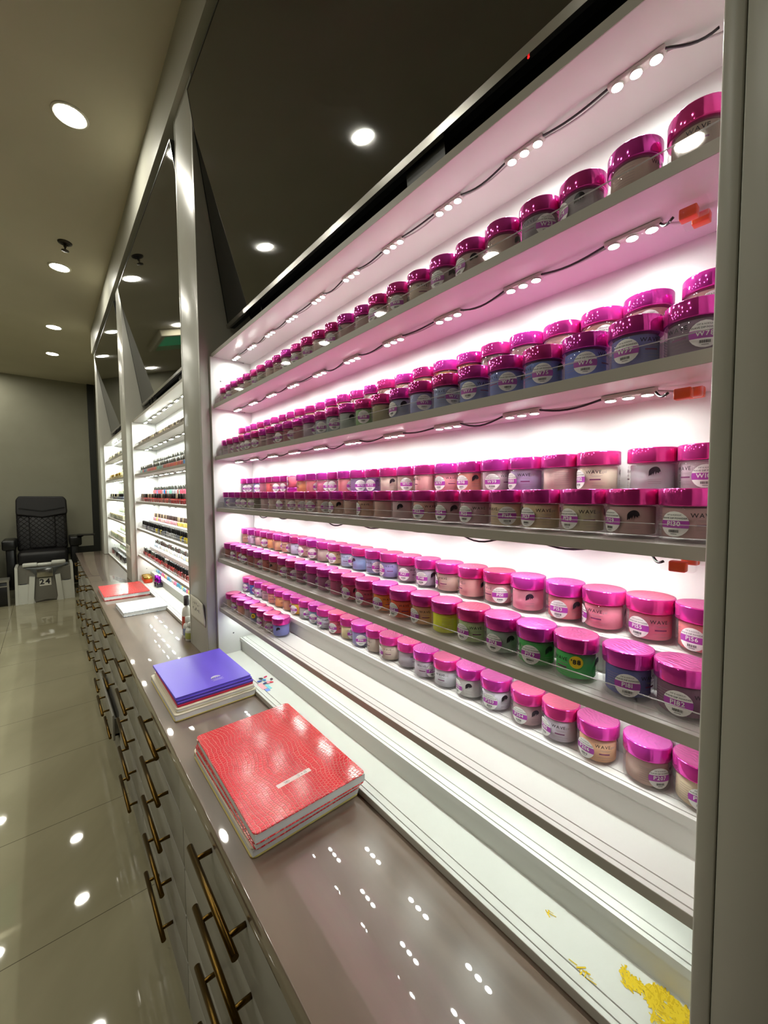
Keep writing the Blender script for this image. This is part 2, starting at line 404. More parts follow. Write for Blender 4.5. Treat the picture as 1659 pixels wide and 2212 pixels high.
def display_bay(i, label, risers, strips, lips):
    y0, y1 = BAYS[i]
    root = empty('display_bay', (1.15, (y0+y1)/2, -1.306), label, 'display cabinet', 'lit display bays along the wall')
    a, b = y0+.0, y1-.0
    bk = MB(); bk.box(XB, XB+.03, a+.001, b-.001, -1.305, ZT[0]); wpart('back_panel', bk, white, root)
    for (p, q, fy) in ((b-.030, b-.0005, -1), (a+.0005, a+.030, 1)):
        m = MB(); m.bbox(.984, XB-.001, p, q, -1.305, ZT[0]-TH-.0005, .001, 0)
        sp_ = wpart('side_panel', m, [white], root)
        e = MB(); e.box(.982, .984, p, q, -1.305, ZT[0]-TH-.0005); wpart('edge_band', e, edge_grey, sp_)
        h = MB()
        yy = p-.0008 if fy < 0 else q+.0008
        for (xx, zz) in ((1.055, .85), (1.10, -1.12)):
            h.lathe([(.006, 0), (.004, .0006)], 10, (xx, yy-.0003, zz), 0, axis='y')
        wpart('shelf_pin_hole', h, mat('pin_hole_shadow', (90, 92, 90), .7), sp_)
    ya, yb = a+.0305, b-.0305
    hd = MB(); hd.bbox(XS, XB+.03, ya-.03, yb+.03, ZB[0], ZT[0], .001, 0); hp = wpart('header_board', hd, [shelf_white], root)
    e = MB(); e.box(XS-.0015, XS, ya-.03, yb+.03, ZB[0]+.0005, ZT[0]-.0005); wpart('edge_band', e, edge_grey, hp)
    parts = {}
    for k in range(1, 6):
        sh = MB(); sh.box(XS, XB-.0005, ya, yb, ZB[k], ZT[k]-.008)
        tread(sh, XS, XB-.0005, ya, yb, ZT[k], .008)
        so = wpart('shelf', sh, [shelf_white, groove_m], root); parts[k] = so
        e = MB(); e.box(XS-.0015, XS, ya, yb, ZB[k]+.0005, ZT[k]-.0005); wpart('edge_band', e, edge_grey, so)
        if k in risers:
            m = MB(); riser(m, ya, yb, ZT[k]); wpart('riser', m, [shelf_white, groove_m], so)
        for (p, q) in lips.get(k, []):
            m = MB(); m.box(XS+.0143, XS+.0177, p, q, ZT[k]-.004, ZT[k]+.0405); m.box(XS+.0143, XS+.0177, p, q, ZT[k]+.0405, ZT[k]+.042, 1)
            wpart('acrylic_lip', m, [clear, acr_highlight], so)
        if k in lips:
            m = MB(); acrylic_end(m, yb-.0058, ZT[k]+.0005); wpart('acrylic_end', m, clear, so)
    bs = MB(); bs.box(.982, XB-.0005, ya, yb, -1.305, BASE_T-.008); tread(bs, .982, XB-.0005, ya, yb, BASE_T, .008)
    bo = wpart('base_board', bs, [tray_dimmed, groove_m], root)
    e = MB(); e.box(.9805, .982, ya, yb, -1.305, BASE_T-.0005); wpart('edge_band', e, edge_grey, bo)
    m = MB(); riser(m, ya, yb, BASE_T); wpart('riser', m, [tray_dimmed, groove_m], bo)
    for k in range(6):
        n, first, pitch = strips[:3]
        tail = strips[3].get(k) if len(strips) > 3 else None
        led_strip(root, ya, yb, ZB[k], n, first, pitch, tail, lens_mat((1.15, 1.2, 1.2, 1.05, .6, .6)[k] if i == 0 else (1.9 if k < 5 else .9)))
    return root
A0, A1 = BAYS[0][0]+.032, BAYS[0][1]-.062
full = [(A0, A1)]
tails = {0: ((1.16, .225, 1.005), (1.18, .215, 1.005), False)}
for k in (1, 2, 3): tails[k] = ((1.105, .285, ZB[k]-.024), (1.165, .275, ZB[k]-.014), True)
display_bay(0, 'nearest lit display bay, filled with pink lidded jars', {2, 3, 4, 5}, (10, .378, .2965, tails),
            {1: full, 2: full, 3: [(A0, .272), (.280, A1)], 4: [(A0, .305), (.312, A1)], 5: [(2.24, A1)]})
B0, B1 = BAYS[1][0]+.032, BAYS[1][1]-.062
display_bay(1, 'middle lit display bay, filled with black and silver capped polish bottles', {2, 3, 4, 5}, (10, 3.97, .295), {k: [(B0, B1)] for k in range(1, 6)})
C0, C1 = BAYS[2][0]+.032, BAYS[2][1]-.062
display_bay(2, 'farthest lit display bay, with yellowish tops and black cartons', {2, 3, 4, 5}, (10, 7.54, .305), {k: [(C0, C1)] for k in range(1, 6)})

# ================================================================== TILTED SCREENS ABOVE THE BAYS
TVL = ['large dark tilted screen above the nearest pink jar bay', 'dark tilted screen above the middle bay', 'farthest small looking dark tilted screen above the last bay']
for i, (y0, y1) in enumerate(BAYS):
    a, b = y0+.012, y1-.012
    t0 = Vector((.884, 0, 2.885)); b0 = Vector((1.132, 0, 1.275)); d = (b0-t0).normalized(); nrm = Vector((-d.z, 0, d.x)); nrm = -nrm if nrm.x > 0 else nrm
    root = empty('television', (1.2, (a+b)/2, 1.2), TVL[i], 'television', 'tilted screens above the display bays')
    def q(s_, off, y): p = t0+(b0-t0)*s_-nrm*off; return (p.x, y, p.z)
    def slab(s0, s1, o0, o1, ya, yb, mb, m=0):
        mb.add([q(s0, o0, ya), q(s0, o0, yb), q(s1, o0, yb), q(s1, o0, ya), q(s0, o1, ya), q(s0, o1, yb), q(s1, o1, yb), q(s1, o1, ya)],
               [(0, 1, 2, 3), (7, 6, 5, 4), (0, 4, 5, 1), (1, 5, 6, 2), (2, 6, 7, 3), (3, 7, 4, 0)], m)
    m = MB(); slab(.006, .985, 0, .008, a+.006, b-.006, m); wpart('screen', m, screen, root)
    m = MB(); slab(0, 1, .0085, .05, a, b, m); wpart('rear_housing', m, black, root)
    m = MB()
    for (s0, s1, ya, yb) in ((0, .0055, a, b), (.0055, .9855, a, a+.0055), (.0055, .9855, b-.0055, b)): slab(s0, s1, -.002, .008, ya, yb, m)
    wpart('bezel', m, black, root)
    m = MB(); slab(.986, 1.004, -.012, .008, a, b, m); wpart('bottom_trim', m, chrome, root, 'shiny metal lower edge')
    m = MB(); slab(1.0045, 1.06, .02, .05, a+.9, a+1.1, m); wpart('sensor_box', m, black, root)
    m = MB(); m.tube([q(1.0, .03, b-.55), q(1.05, .02, b-.56), q(1.08, .03, b-.60), q(1.06, .05, b-.66)], .006, 6); wpart('cable', m, black, root)
    m = MB(); m.tube([q(1.0, .03, b-.35), q(1.06, .03, b-.37), q(1.09, .05, b-.42)], .006, 6); wpart('cable', m, black, root)
    m = MB(); m.tube([q(.9, .045, (a+b)/2), (1.32, (a+b)/2, 1.75)], .02, 8); wpart('wall_bracket', m, black, root)
    if i == 0:
        m = MB(); m.lathe([(.004, 0), (.003, -.002)], 8, q(1.006, -.006, .66), 0, axis='x'); wpart('standby_light', m, mat('red_standby_light', (200, 10, 10), .4, emit=(1, .02, .02), es=1.2), root)
    # recess lining behind the screen, blackened to paint in the shade there
    m = MB(); m.box(1.323, XW-.001, y0+.001, y1-.001, ZT[0]+.001, 3.029); struct('trim_%d' % (8+i), m, recess_shade)

# ================================================================== CEILING LIGHTS
DL = [(.31, 4.82), (.30, 8.07), (.265, 11.0), (.262, 13.09),
      (-1.57, 3.92), (-1.57, 6.69), (-1.13, 10.75), (-1.35, 15.2),
      (-3.07, 1.20), (-3.20, 3.63), (-3.17, 6.18), (-3.12, 8.20), (-3.07, 10.10), (-3.1, 13.6), (-5.8, 1.0), (-5.8, 5.0), (-5.8, 9.0), (-5.8, 13.0), (-7.8, 3), (-7.8, 8)]  # the outermost two columns are unseen lights added for fill
ORDN = ['first', 'second', 'third', 'fourth', 'fifth', 'sixth', 'seventh', 'eighth', 'ninth', 'tenth', 'eleventh', 'twelfth', 'thirteenth', 'fourteenth', 'fifteenth',
        'sixteenth', 'seventeenth', 'eighteenth', 'nineteenth', 'twentieth', 'twenty-first', 'twenty-second', 'twenty-third', 'twenty-fourth', 'twenty-fifth', 'twenty-sixth',
        'twenty-seventh', 'twenty-eighth', 'twenty-ninth', 'thirtieth', 'thirty-first', 'thirty-second', 'thirty-third', 'thirty-fourth', 'thirty-fifth', 'thirty-sixth']
DLAB = {(.31, 4.82): 'round recessed ceiling light, the nearest and largest in view', (.30, 8.07): 'round recessed ceiling light, second nearest, just beyond the sprinkler',
        (.265, 11.0): 'round recessed ceiling light, third from the camera', (.262, 13.09): 'round recessed ceiling light, farthest, nearest the end wall'}
ring_me = lens_me = None
for (x, y) in DL:
    rt = empty('downlight', (x, y, CEIL), DLAB.get((x, y), 'round recessed ceiling light outside the picture, seen as a reflection or added as fill'), 'ceiling light', 'recessed ceiling lights')
    if ring_me is None:
        ring_me = MB().lathe([(.145, 0), (.142, -.008), (.120, -.012), (.118, -.003)], 28).mesh('trim_ring', [whitepaint], None, True)
        lens_me = MB().lathe([(.117, -.003), (.08, -.0055), (.0003, -.006)], 28).mesh('lens', [downlens], None, True)
    link('trim_ring', ring_me, rt); link('lens', lens_me, rt)
# fire sprinkler
rt = empty('fire_sprinkler', (.341, 7.245, CEIL), 'small dark fire sprinkler on the ceiling', 'sprinkler')
dkm = mat('dark_bronze', (62, 56, 44), .45, metal=.6)
lpart('escutcheon', MB().lathe([(.085, 0), (.08, -.012), (.035, -.03), (.03, -.02)], 20), dkm, rt)
lpart('sprinkler_head', MB().lathe([(.018, -.02), (.018, -.06), (.010, -.07), (.010, -.105), (.045, -.108), (.045, -.114), (.0003, -.116)], 16), dkm, rt)
# green-lit ceiling cove, out of the picture but mirrored in the screens
rt = empty('ceiling_cove', (-2.2, 11.7, CEIL), 'green lit ceiling tray mirrored in the middle screen', 'ceiling light tray')
m = MB()
for (x0, x1, y0, y1) in ((-3.6, -.75, 11.02, 11.12), (-3.6, -.75, 12.4, 12.5), (-3.6, -3.5, 11.12, 12.4), (-.85, -.75, 11.12, 12.4)): m.box(x0, x1, y0, y1, CEIL-.16, CEIL-.001)
wpart('tray_frame', m, plaster, rt)
m = MB(); m.box(-3.5, -.85, 11.12, 12.4, CEIL-.05, CEIL-.002); wpart('glowing_panel', m, mat('green_glow', (40, 140, 80), .6, emit=(.10, .5, .22), es=.32), rt)

# ================================================================== WORKTOP AND DRAWER CABINETS
CT = -1.306
m = MB(); m.bbox(.445, .9805, -.7, 11.05, CT-.085, CT, .004); m.box(.98, XW-.001, -.7, 11.05, CT-.085, CT-.0006)
wthing('worktop', m, top_m, (.7, 5, CT-.085), 'long polished brown stone worktop under the display bays', 'worktop')
UN = [(-.35, .90), (.90, 2.15), (2.15, 3.405), (3.405, 4.63), (4.63, 5.86), (5.86, 7.09), (7.09, 8.32), (8.32, 9.57), (9.57, 10.80)]
HZ = [(-1.395, -1.655), (-1.661, -1.917), (-1.923, -2.177), (-2.183, -2.437), (-2.443, -2.70)]
HY = {1: (1.19, 1.70), 2: (2.40, 2.92), 3: (3.58, 4.10), 4: (4.81, 5.31), 5: (6.05, 6.52), 6: (7.30, 7.75), 7: (8.68, 9.22), 8: (9.95, 10.42)}
for i, (a, b) in enumerate(UN):
    lab = ['grey five drawer cabinet under the near end of the worktop, mostly out of view', 'nearest grey five drawer cabinet, with the longest brass bar handles', 'grey drawer cabinet below the red album stack, second from the camera',
           'grey drawer cabinet below the purple folders, third from the camera', 'grey drawer cabinet with one drawer left slightly open', 'grey drawer cabinet below the white album',
           'grey drawer cabinet beyond the far red album, third from the far end', 'grey drawer cabinet second from the far end by the pedicure chair', 'last grey drawer cabinet at the far end of the worktop'][i]
    root = empty('drawer_cabinet', (.7, (a+b)/2, -FZ), lab, 'cabinet', 'grey drawer cabinets under the worktop')
    m = MB(); m.box(.484, 1.30, a+.001, b-.001, -2.70, CT-.086); m.box(.495, 1.30, a+.001, b-.001, -FZ, -2.70); wpart('carcass', m, cab_m, root)
    for k, (zt, zb) in enumerate(HZ):
        dx = -.055 if (i == 4 and k == 3) else (-.012 if (i == 1 and k == 0) else 0)
        m = MB(); m.bbox(.465+dx, .483+dx, a+.004, b-.004, zb, zt, .004)
        if dx < -.05:
            m.box(.483+dx, .60, a+.03, a+.05, zb+.03, zt-.05); m.box(.483+dx, .60, b-.05, b-.03, zb+.03, zt-.05); m.box(.483+dx, .60, a+.03, b-.03, zb+.03, zb+.05)
        d = wpart('drawer', m, cab_m, root, 'drawer pulled slightly open' if dx < -.05 else None)
        p, q_ = HY.get(i, ((a+b)/2-.26, (a+b)/2+.26)); z = zt-.045
        h = MB(); X = .402+dx; rr = .0125
        h.lathe([(rr, p), (rr, q_)], 12, (X, 0, z), axis='y')
        for yy in (p+.075, q_-.075): h.lathe([(.0095, X), (.0095, .465+dx)], 10, (0, yy, z), axis='x')
        wpart('handle', h, brass, d, 'antique brass bar handle')

# ================================================================== POWDER JARS
JR, JH = .0567, .118
BR_ = .0548                      # body radius
def cylmap(vs, R, ang0=0., z0=0., off=0.):
    return [((R+off)*cos(ang0+a/R), (R+off)*sin(ang0+a/R), z0+b) for a, b in vs]
body_prof = [(.030, .0), (BR_-.004, .0006), (BR_, .005), (BR_, .072), (BR_-.003, .0795), (BR_-.006, .0805)]
jar_me = MB().lathe(body_prof, 32).mesh('powder_jar', [jarclear], None, False)
powder_me = MB().lathe([(.0465, .011), (.0485, .013), (.0485, .074), (.0465, .0755)], 28).mesh('powder', [white], None, False)
lid_me = MB().lathe([(JR-.0025, .0795), (JR-.0004, .0803), (JR, .082), (JR, .1155), (JR-.0008, .1172), (JR-.003, JH), (.030, JH), (.0003, JH)], 36, ms=[0, 0, 0, 0, 0, 1, 1]).mesh('lid', [lid_m, lidtop_m], None, False)
# print on the body: wordmark, bar, small text, crouching wave emblem
def front_print():
    mb = MB()
    vs, fs = chars('WAVE', .0130, .01); vs = [(a-.008, b) for a, b in vs]; mb.add(cylmap(vs, BR_, 0, .060, .0005), fs, 0)
    vs, fs = chars('gel', .010, 0.); vs = [(a+.019, b) for a, b in vs]; mb.add(cylmap(vs, BR_, 0, .060, .0005), fs, 2)
    def rect(a0, a1, b0, b1, m_):
        n = 6; vs = [(a0+(a1-a0)*i/n, b) for b in (b0, b1) for i in range(n+1)]
        mb.add(cylmap(vs, BR_, 0, 0, .0005), [(i, i+1, n+2+i, n+1+i) for i in range(n)], m_)
    rect(-.018, .010, .0375, .0410, 1)
    rect(-.016, .014, .0495, .0502, 2); rect(-.012, .010, .0470, .0477, 2); rect(-.022, .02, .029, .0295, 2); rect(-.012, .014, .022, .0225, 2)
    # ingredient lines on the far side
    for k in range(7):
        b = .062-k*.006; vs = [(-.105+.042*i/5, b+dz) for dz in (0, .0008) for i in range(6)]
        mb.add(cylmap(vs, BR_, 0, 0, .0005), [(i, i+1, 7+i, 6+i) for i in range(5)], 2)
    return mb.mesh('printed_text', [print_ink, print_pur, print_gry], None, False)
def emblem_print():
    mb = MB()
    # emblem at a quarter turn: a humped mane with hanging locks
    P = []; n = 12; cx = .095; cz = .055
    for i in range(n+1):
        t = pi*i/n; P.append((cx+.0125*cos(t), cz+.013*sin(t)*(1+.12*cos(t))))
    locks = [(-.0125, -.011), (-.0092, .001), (-.0085, -.010), (-.0045, .002), (-.0038, -.009), (.0005, .002), (.0022, -.007), (.0055, .003), (.0085, -.004), (.0105, .003)]
    base = len(P); P += [(cx+a, cz+b) for a, b in locks]
    P = [(a, b) for a, b in P]
    c0 = [(cx, cz+.003)]; vs = c0+P; fs = [(0, i+1, (i+1) % len(P)+1) for i in range(len(P))]
    mb.add(cylmap(vs, BR_, 0, 0, .0005), fs, 0)
    for b in (.036, .030, .0255): 
        vs = [(cx-.014+.028*i/4, b+dz) for dz in (0, .0007) for i in range(5)]; mb.add(cylmap(vs, BR_, 0, 0, .0005), [(i, i+1, 6+i, 5+i) for i in range(4)], 2)
    return mb.mesh('printed_emblem', [print_ink, print_pur, print_gry], None, False)
emblem_me = emblem_print()
print_me = front_print()
SR = .0275; SZ = .041
small1 = chars('DIP & ACRYLIC', .0042, 0.) if False else glyphs('DIP & ACRYLIC')
small2 = glyphs('WAVE DIP POWDER', .006)
def sticker_mesh(code, fine=True):
    mb = MB(); R = BR_
    lv = [-SR, -.0262, -.023, -.018, -.012, -.0085, 0, .0075, .013, .018, .023, .0262, SR]
    for j in range(len(lv)-1):
        b0, b1 = lv[j], lv[j+1]; mm = 1 if (-.0086 < b0 and b1 < .0076) else 0
        n = 8; vs = []
        for b in (b0, b1):
            w = sqrt(max(SR*SR-b*b, 0)); vs += [(-w+2*w*i/n, b) for i in range(n+1)]
        mb.add(cylmap(vs, R, 0, SZ, .0012), [(i, i+1, n+2+i, n+1+i) for i in range(n)], mm)
    vs, fs = chars(code, .0140, .02); vs = [(a, b+.0005) for a, b in vs]; mb.add(cylmap(vs, R, 0, SZ, .0018), fs, 0)
    if fine:
        for (g, h, y) in ((small1, .0042, .0195), (small2, .0052, .0125)):
            mb.add(cylmap([(a*h, b*h+y) for a, b in g[0]], R, 0, SZ, .0018), g[1], 2)
    rs = random.Random(code); x = -.0095
    while x < .0095:
        w = rs.choice((.0005, .0009, .0014)); mb.add(cylmap([(x, -.0185), (x+w, -.0185), (x+w, -.0125), (x, -.0125)], R, 0, SZ, .0017), [(0, 1, 2, 3)], 2); x += w+rs.choice((.0006, .001))
    mb.add(cylmap([(-.006, -.0222), (.006, -.0222), (.006, -.0212), (-.006, -.0212)], R, 0, SZ, .0017), [(0, 1, 2, 3)], 2)
    return mb.mesh('number_sticker', [stk_white, stk_purple, ink], None, False)
def yellow_mesh(text):
    mb = MB(); R = BR_; n = 20; rr = .0165
    vs = [(0, 0)]+[(rr*cos(2*pi*i/n), rr*sin(2*pi*i/n)) for i in range(n)]
    mb.add(cylmap(vs, R, 0, .058, .0012), [(0, i+1, (i+1) % n+1) for i in range(n)], 0)
    vs, fs = chars(text, .017, .03); mb.add(cylmap(vs, R, 0, .058, .0018), fs, 1)
    return mb.mesh('number_sticker', [stk_yellow, ink], None, False)

# (shelf, back row?, first code letter and number, y positions, powder colours, sticker offsets from the right end, wording)
def lin_ys(first, n, tail): return [first-.11423*i for i in range(n-len(tail))]+tail
ROWS = [
 ('A', 1, 0, 'W', 1, lin_ys(3.107, 26, [.36, .238]),
  "bda49a c2aca2 c8b2a8 c0a89e c6aca4 c9b0a6 bfa79c c8b4aa d0b6ac c4aca4 caaea6 c2a8a0 c8b0aa bca49c c6a8a4 c0a6a2 c8aea6 c2aca0 c6b6a6 bca6a6 c8ada6 ccb0a4 98909a a8a2a8 c6aca2 a08a80",
  {0: None, 1: None, 2: -.9, 3: .3, 4: None, 5: -.8, 6: -.55, 7: None, 8: -.3, 9: -.8}, 'on the top shelf'),
 ('Bb', 2, 1, 'W', 27, lin_ys(3.107, 26, [.235]),
  "e2b49c e6ba a2 e2c0a8 e0bca0 e4b8a0 d8b8aa e0b4a4 e4b49c dcc2a4 e6c49a e0b6a0 e4ba9e e8c08c dcb8a8 dcb8a6 d8ae9c e0c49a d2b482 e8b81e e0a860 8e6c68 b08a86 dcaaa2 e6b094 e0a8a0 e2aca4".replace('e6ba a2', 'e6baa2'),
  {0: .1, 1: 0, 2: .1, 3: .3, 4: .3, 5: .0, 6: 0}, 'in the back row of the second shelf'),
 ('Bf', 2, 0, 'W', 53, lin_ys(3.107, 26, [1.045, .929, .815, .696, .582, .467, .349, .235]),
  "b09aa4 b498a2 a88894 b07f88 b88c94 c08a88 b0888c a87484 b06a74 a85c68 a87078 b4a0b0 a4aab4 9caaac a6b2ac 8cb47c a49c78 a0a8c0 a0a8d0 98a4cc 7c8cc6 8090d0 7088cc 7286d4 7478b8 8a7488",
  {0: .3, 1: -.35, 2: 0, 3: -.05, 4: .05, 5: -.4, 6: .35, 7: .05, 8: -.8, 9: None, 10: -.3}, 'in the front row of the second shelf'),
 ('Cb', 3, 1, 'W', 79, lin_ys(3.107, 26, [.347, .233]),
  "a48aa8 b8a4ac 8c94dc d07a98 f06a70 d8708c d06a8c f0607c d8905c d8747c cc5a84 b87c98 dc7c84 9c7ab0 8a5ea8 d4baac d8c4b0 e4a4a4 f094a4 f0a08c b898a4 b49ac8 d8b8b0 d8c6b0 c4c6cc b8a0ac",
  {0: 0, 1: None, 2: -.9, 3: None, 4: -.85, 5: -.3, 6: -.65, 7: -.65, 8: None, 9: -.2, 10: None, 11: -.5, 12: 0, 13: .4}, 'in the back row of the third shelf'),
 ('Cf', 3, 0, 'P', 105, lin_ys(3.095, 26, [1.268, 1.15, 1.035, .921, .807, .693, .579, .464, .349, .235]),
  "8c8cb8 9a94b0 9a90a8 74686c b4ac90 5e5644 c0a4a4 c4aca4 c0a49c c4a89c c4a498 c8a8a0 c4a294 c8a490 c09c90 c89c84 c8a094 c4a4a8 d4a898 c0989c c8a0a8 dcc4a4 dcc49c cabf9c c09a98 bc9494",
  {0: -.45, 1: -.8, 2: -.65, 3: -.7, 4: 0, 5: -.65, 6: -.7, 7: -.6, 8: None, 9: None, 10: -.95, 11: None, 12: -.9}, 'in the front row of the third shelf'),
 ('Db', 4, 1, 'P', 131, lin_ys(3.101, 26, [1.04, .925, .811, .697, .573, .459, .344, .23]),
  "ecbc98 d4bcd4 d8a8a8 e8a85c eca868 e8b080 ecb89c c8c4e0 d4aca0 d8c0b8 c4b0a4 d8c88c b8c8e8 98b4e8 9ca4d4 9a90d0 bc9cb0 b4a8bc ccb0a0 e4a8a4 dc9ca4 f098ac d8707c e8849c e07490 e07078",
  {0: -.35, 1: -.5, 2: -.97, 3: -.35, 4: None, 5: .05, 6: None, 7: -.99, 8: -.5, 9: -.45, 10: -.9, 11: .1}, 'in the back row of the fourth shelf'),
 ('Df', 4, 0, 'P', 157, lin_ys(3.107, 26, [1.161, 1.047, .933, .818, .704, .59, .476, .35, .236]),
  "a06058 b0808c c05850 b06050 9c5050 a45860 b05c54 a46458 b07468 8c4c58 98506c a04c80 984878 b04070 cc3c68 d04068 f08c28 ec5c2c e0a878 e6ea28 bcd498 a0b4a4 3cae4c 34b850 5a62a4 744864",
  {0: -.15, 1: 0, 2: 'Y', 3: -.3, 4: -.5, 5: -.7, 6: None, 7: -.8, 8: -.75, 9: -.65, 10: -.75, 11: -.7}, 'in the front row of the fourth shelf'),
 ('Eb', 5, 1, 'P', 183, lin_ys(3.107, 26, [.697, .582, .467, .341, .226]),
  "8874b4 5080e0 c8b4cc ccb0b0 e8a490 e8a468 dca47c e8b020 c8c4c8 98c4dc b0b0bc e8607c dccc9c a4a0dc d8ccbc d8c4b4 c8c0cc d0c8d4 dcdce4 ecece8 dcd8e4 d8b8bc d8ccdc ecb890 c8a89c d8c4a4",
  {0: .1, 1: .55, 2: -.6, 3: -.85, 4: -.5, 5: -.4, 6: -.9, 7: None, 8: .5, 9: None, 10: -.95, 11: None, 12: -.1, 13: .2, 14: -.6, 15: -.85, 16: -.5, 17: .0}, 'in the back row of the fifth shelf'),
 ('Ef', 5, 0, 'P', 209, [3.098, 2.983, 2.869, 2.748, 2.633, 2.519, 2.404, 2.29],
  "bca494 b07c70 d09478 a89498 808ca8 b07c8c b48088 8c94e0", {0: None, 1: -.4, 2: -.8, 3: 'y'}, 'in the short front row of the fifth shelf'),
]
def colname(hx):
    import colorsys
    R, G, B = [int(hx[i:i+2], 16)/255 for i in (0, 2, 4)]; h, s_, v = colorsys.rgb_to_hsv(R, G, B); h *= 360
    if s_ < .09: return 'off-white' if v > .85 else ('pale grey' if v > .7 else 'grey')
    if h < 12 or h > 345: n = 'pink' if (s_ < .45 or v > .9) else 'rose red'
    elif h < 40: n = 'beige' if s_ < .3 else ('peach' if s_ < .5 else 'orange')
    elif h < 52: n = 'cream' if s_ < .45 else 'golden yellow'
    elif h < 72: n = 'khaki' if s_ < .45 else 'neon yellow'
    elif h < 165: n = 'green' if s_ > .4 else 'pale green'
    elif h < 205: n = 'pale blue'
    elif h < 245: n = 'blue' if s_ > .35 else 'pale blue'
    elif h < 290: n = 'violet' if s_ > .2 else 'lilac'
    else: n = 'magenta pink' if s_ > .45 else ('mauve' if s_ > .12 else 'pinkish grey')
    return n
PM = {}
def powder_mat(hx):
    if hx not in PM:
        m = mat('powder_'+hx, hx, .85, spec=.1); PM[hx] = m
    return PM[hx]
def pmesh(hx, base, cache={}):
    k = (hx, base.name)
    if k not in cache:
        me = base.copy(); me.materials[0] = powder_mat(hx); cache[k] = me
    return cache[k]
NPLACE = {'A': 'top shelf', 'Bb': 'second shelf back row', 'Bf': 'second shelf front row', 'Cb': 'third shelf back row', 'Cf': 'third shelf front row',
          'Db': 'fourth shelf back row', 'Df': 'fourth shelf front row', 'Eb': 'fifth shelf back row', 'Ef': 'fifth shelf front row'}
jr = random.Random(11)
for (key, k, back, L0, n0, ys, cols, offs, where) in ROWS:
    cols = cols.split(); n = len(ys)
    for i, y in enumerate(ys):
        X = 1.224+jr.uniform(-.006, .006) if back else 1.086+jr.uniform(-.005, .005); z = ZT[k]+(RH if back else 0)+.0006
        code = '%s%d' % (L0, n0+i); j = n-1-i; hx = cols[i]; cn = colname(hx)
        o = jr.uniform(-.8, .5) if j not in offs else offs[j]
        if j not in offs and jr.random() < .25: o = None
        flip = (key == 'Cb' and i == 7)
        if flip: lab = 'upside-down pink jar standing on its magenta lid in the third shelf back row'
        elif o == 'Y': lab = 'bright green powder jar with a yellow round 88 sticker, fourth shelf front row'
        elif o == 'y': lab = 'greyish blue powder jar with a small yellow round sticker, fifth shelf front row'
        elif isinstance(o, float) or o == 0:
            if j < 14 and abs(o) < .9 and key != 'Cb' or j < 8: lab = '%s powder jar with pink lid and sticker %s, %s' % (cn, code, NPLACE[key])
            else: lab = '%s powder jar with pink lid, %s from the left, %s' % (cn, ORDN[i], NPLACE[key])
        else: lab = '%s powder jar with pink lid, %s from the %s, %s' % (cn, ORDN[i] if i < 13 else ORDN[j], 'left' if i < 13 else 'right', NPLACE[key])
        ro = link('powder_jar', jar_me, None, W((X, y, z)))
        tag(ro, lab, 'jar', 'pink lidded powder jars '+where)
        spin = jr.uniform(0, 2*pi)
        nrm_ = sqrt(X*X+y*y); vx, vy = X/nrm_, y/nrm_
        def ang(s_): a = math.asin(max(-1, min(1, s_))); return atan2(-vy*cos(a)-vx*sin(a), -vx*cos(a)+vy*sin(a))
        p = link('powder', pmesh(hx, powder_me), ro); p['label'] = cn+' powder'
        l = link('lid', lid_me, ro); l.rotation_euler = (0, 0, spin)
        pr = link('printed_text', print_me, ro)
        if o is None: pr.rotation_euler = (0, 0, ang(jr.choice((.1, -.35, -.8)))-jr.choice((0, 0, 1.73, -1.5)))
        elif isinstance(o, str):
            pr.rotation_euler = (0, 0, ang(-.55)); st = link('number_sticker', yellow_mesh("'88" if o == 'Y' else "8"), ro); st.rotation_euler = (0, 0, ang(.02 if o == 'Y' else -.6)); st['label'] = 'yellow round sticker'
        else:
            a0 = ang(o); pr.rotation_euler = (0, 0, a0+(1.05 if jr.random() < .6 else -.75))
            st = link('number_sticker', sticker_mesh(code, j < 16), ro)
            st.matrix_local = Matrix.Rotation(a0, 4, 'Z')
        em = link('printed_emblem', emblem_me, ro); em.rotation_euler = pr.rotation_euler[:]
        if flip: ro.rotation_euler = (pi, 0, 0); ro.location = W((X, y, z+JH))

# ================================================================== POLISH BOTTLES IN THE MIDDLE AND FAR BAYS
def bottle_mesh(kind):
    """kind: square bottle with tall cap / short pot / carton with bright top"""
    mb = MB()
    if kind == 'bottle':
        mb.bbox(-.024, .024, -.024, .024, .0005, .052, .007, 0); mb.lathe([(.012, .050), (.012, .056)], 10, m=0)
        mb.lathe([(.0165, .055), (.017, .057), (.0150, .104), (.0135, .107), (.0003, .1075)], 14, m=1)
    elif kind == 'pot':
        mb.bbox(-.027, .027, -.027, .027, .0005, .040, .006, 0); mb.bbox(-.025, .025, -.025, .025, .0405, .072, .005, 1)
    elif kind == 'mini':
        mb.lathe([(.019, .0005), (.021, .003), (.021, .042), (.010, .05)], 12, m=0); mb.lathe([(.0115, .05), (.0105, .088), (.0003, .089)], 12, m=1)
    else:
        mb.bbox(-.035, .035, -.033, .033, .0005, .078, .003, 0); mb.bbox(-.0355, .0355, -.0335, .0335, .078, .105, .003, 1)
    return mb
CAPS = {'silver': mat('silver_cap', (190, 190, 186), .2, metal=.9), 'black': mat('black_cap', (28, 26, 28), .2), 'brown': mat('dark_brown_cap', (64, 48, 44), .3),
        'white': mat('white_cap', (232, 232, 230), .3), 'cream': mat('cream_cap', (232, 222, 180), .4), 'gold': mat('gold_cap', (200, 160, 60), .25, metal=.8), 'tan': mat('tan_cap', (150, 132, 108), .4)}
BMESH = {}
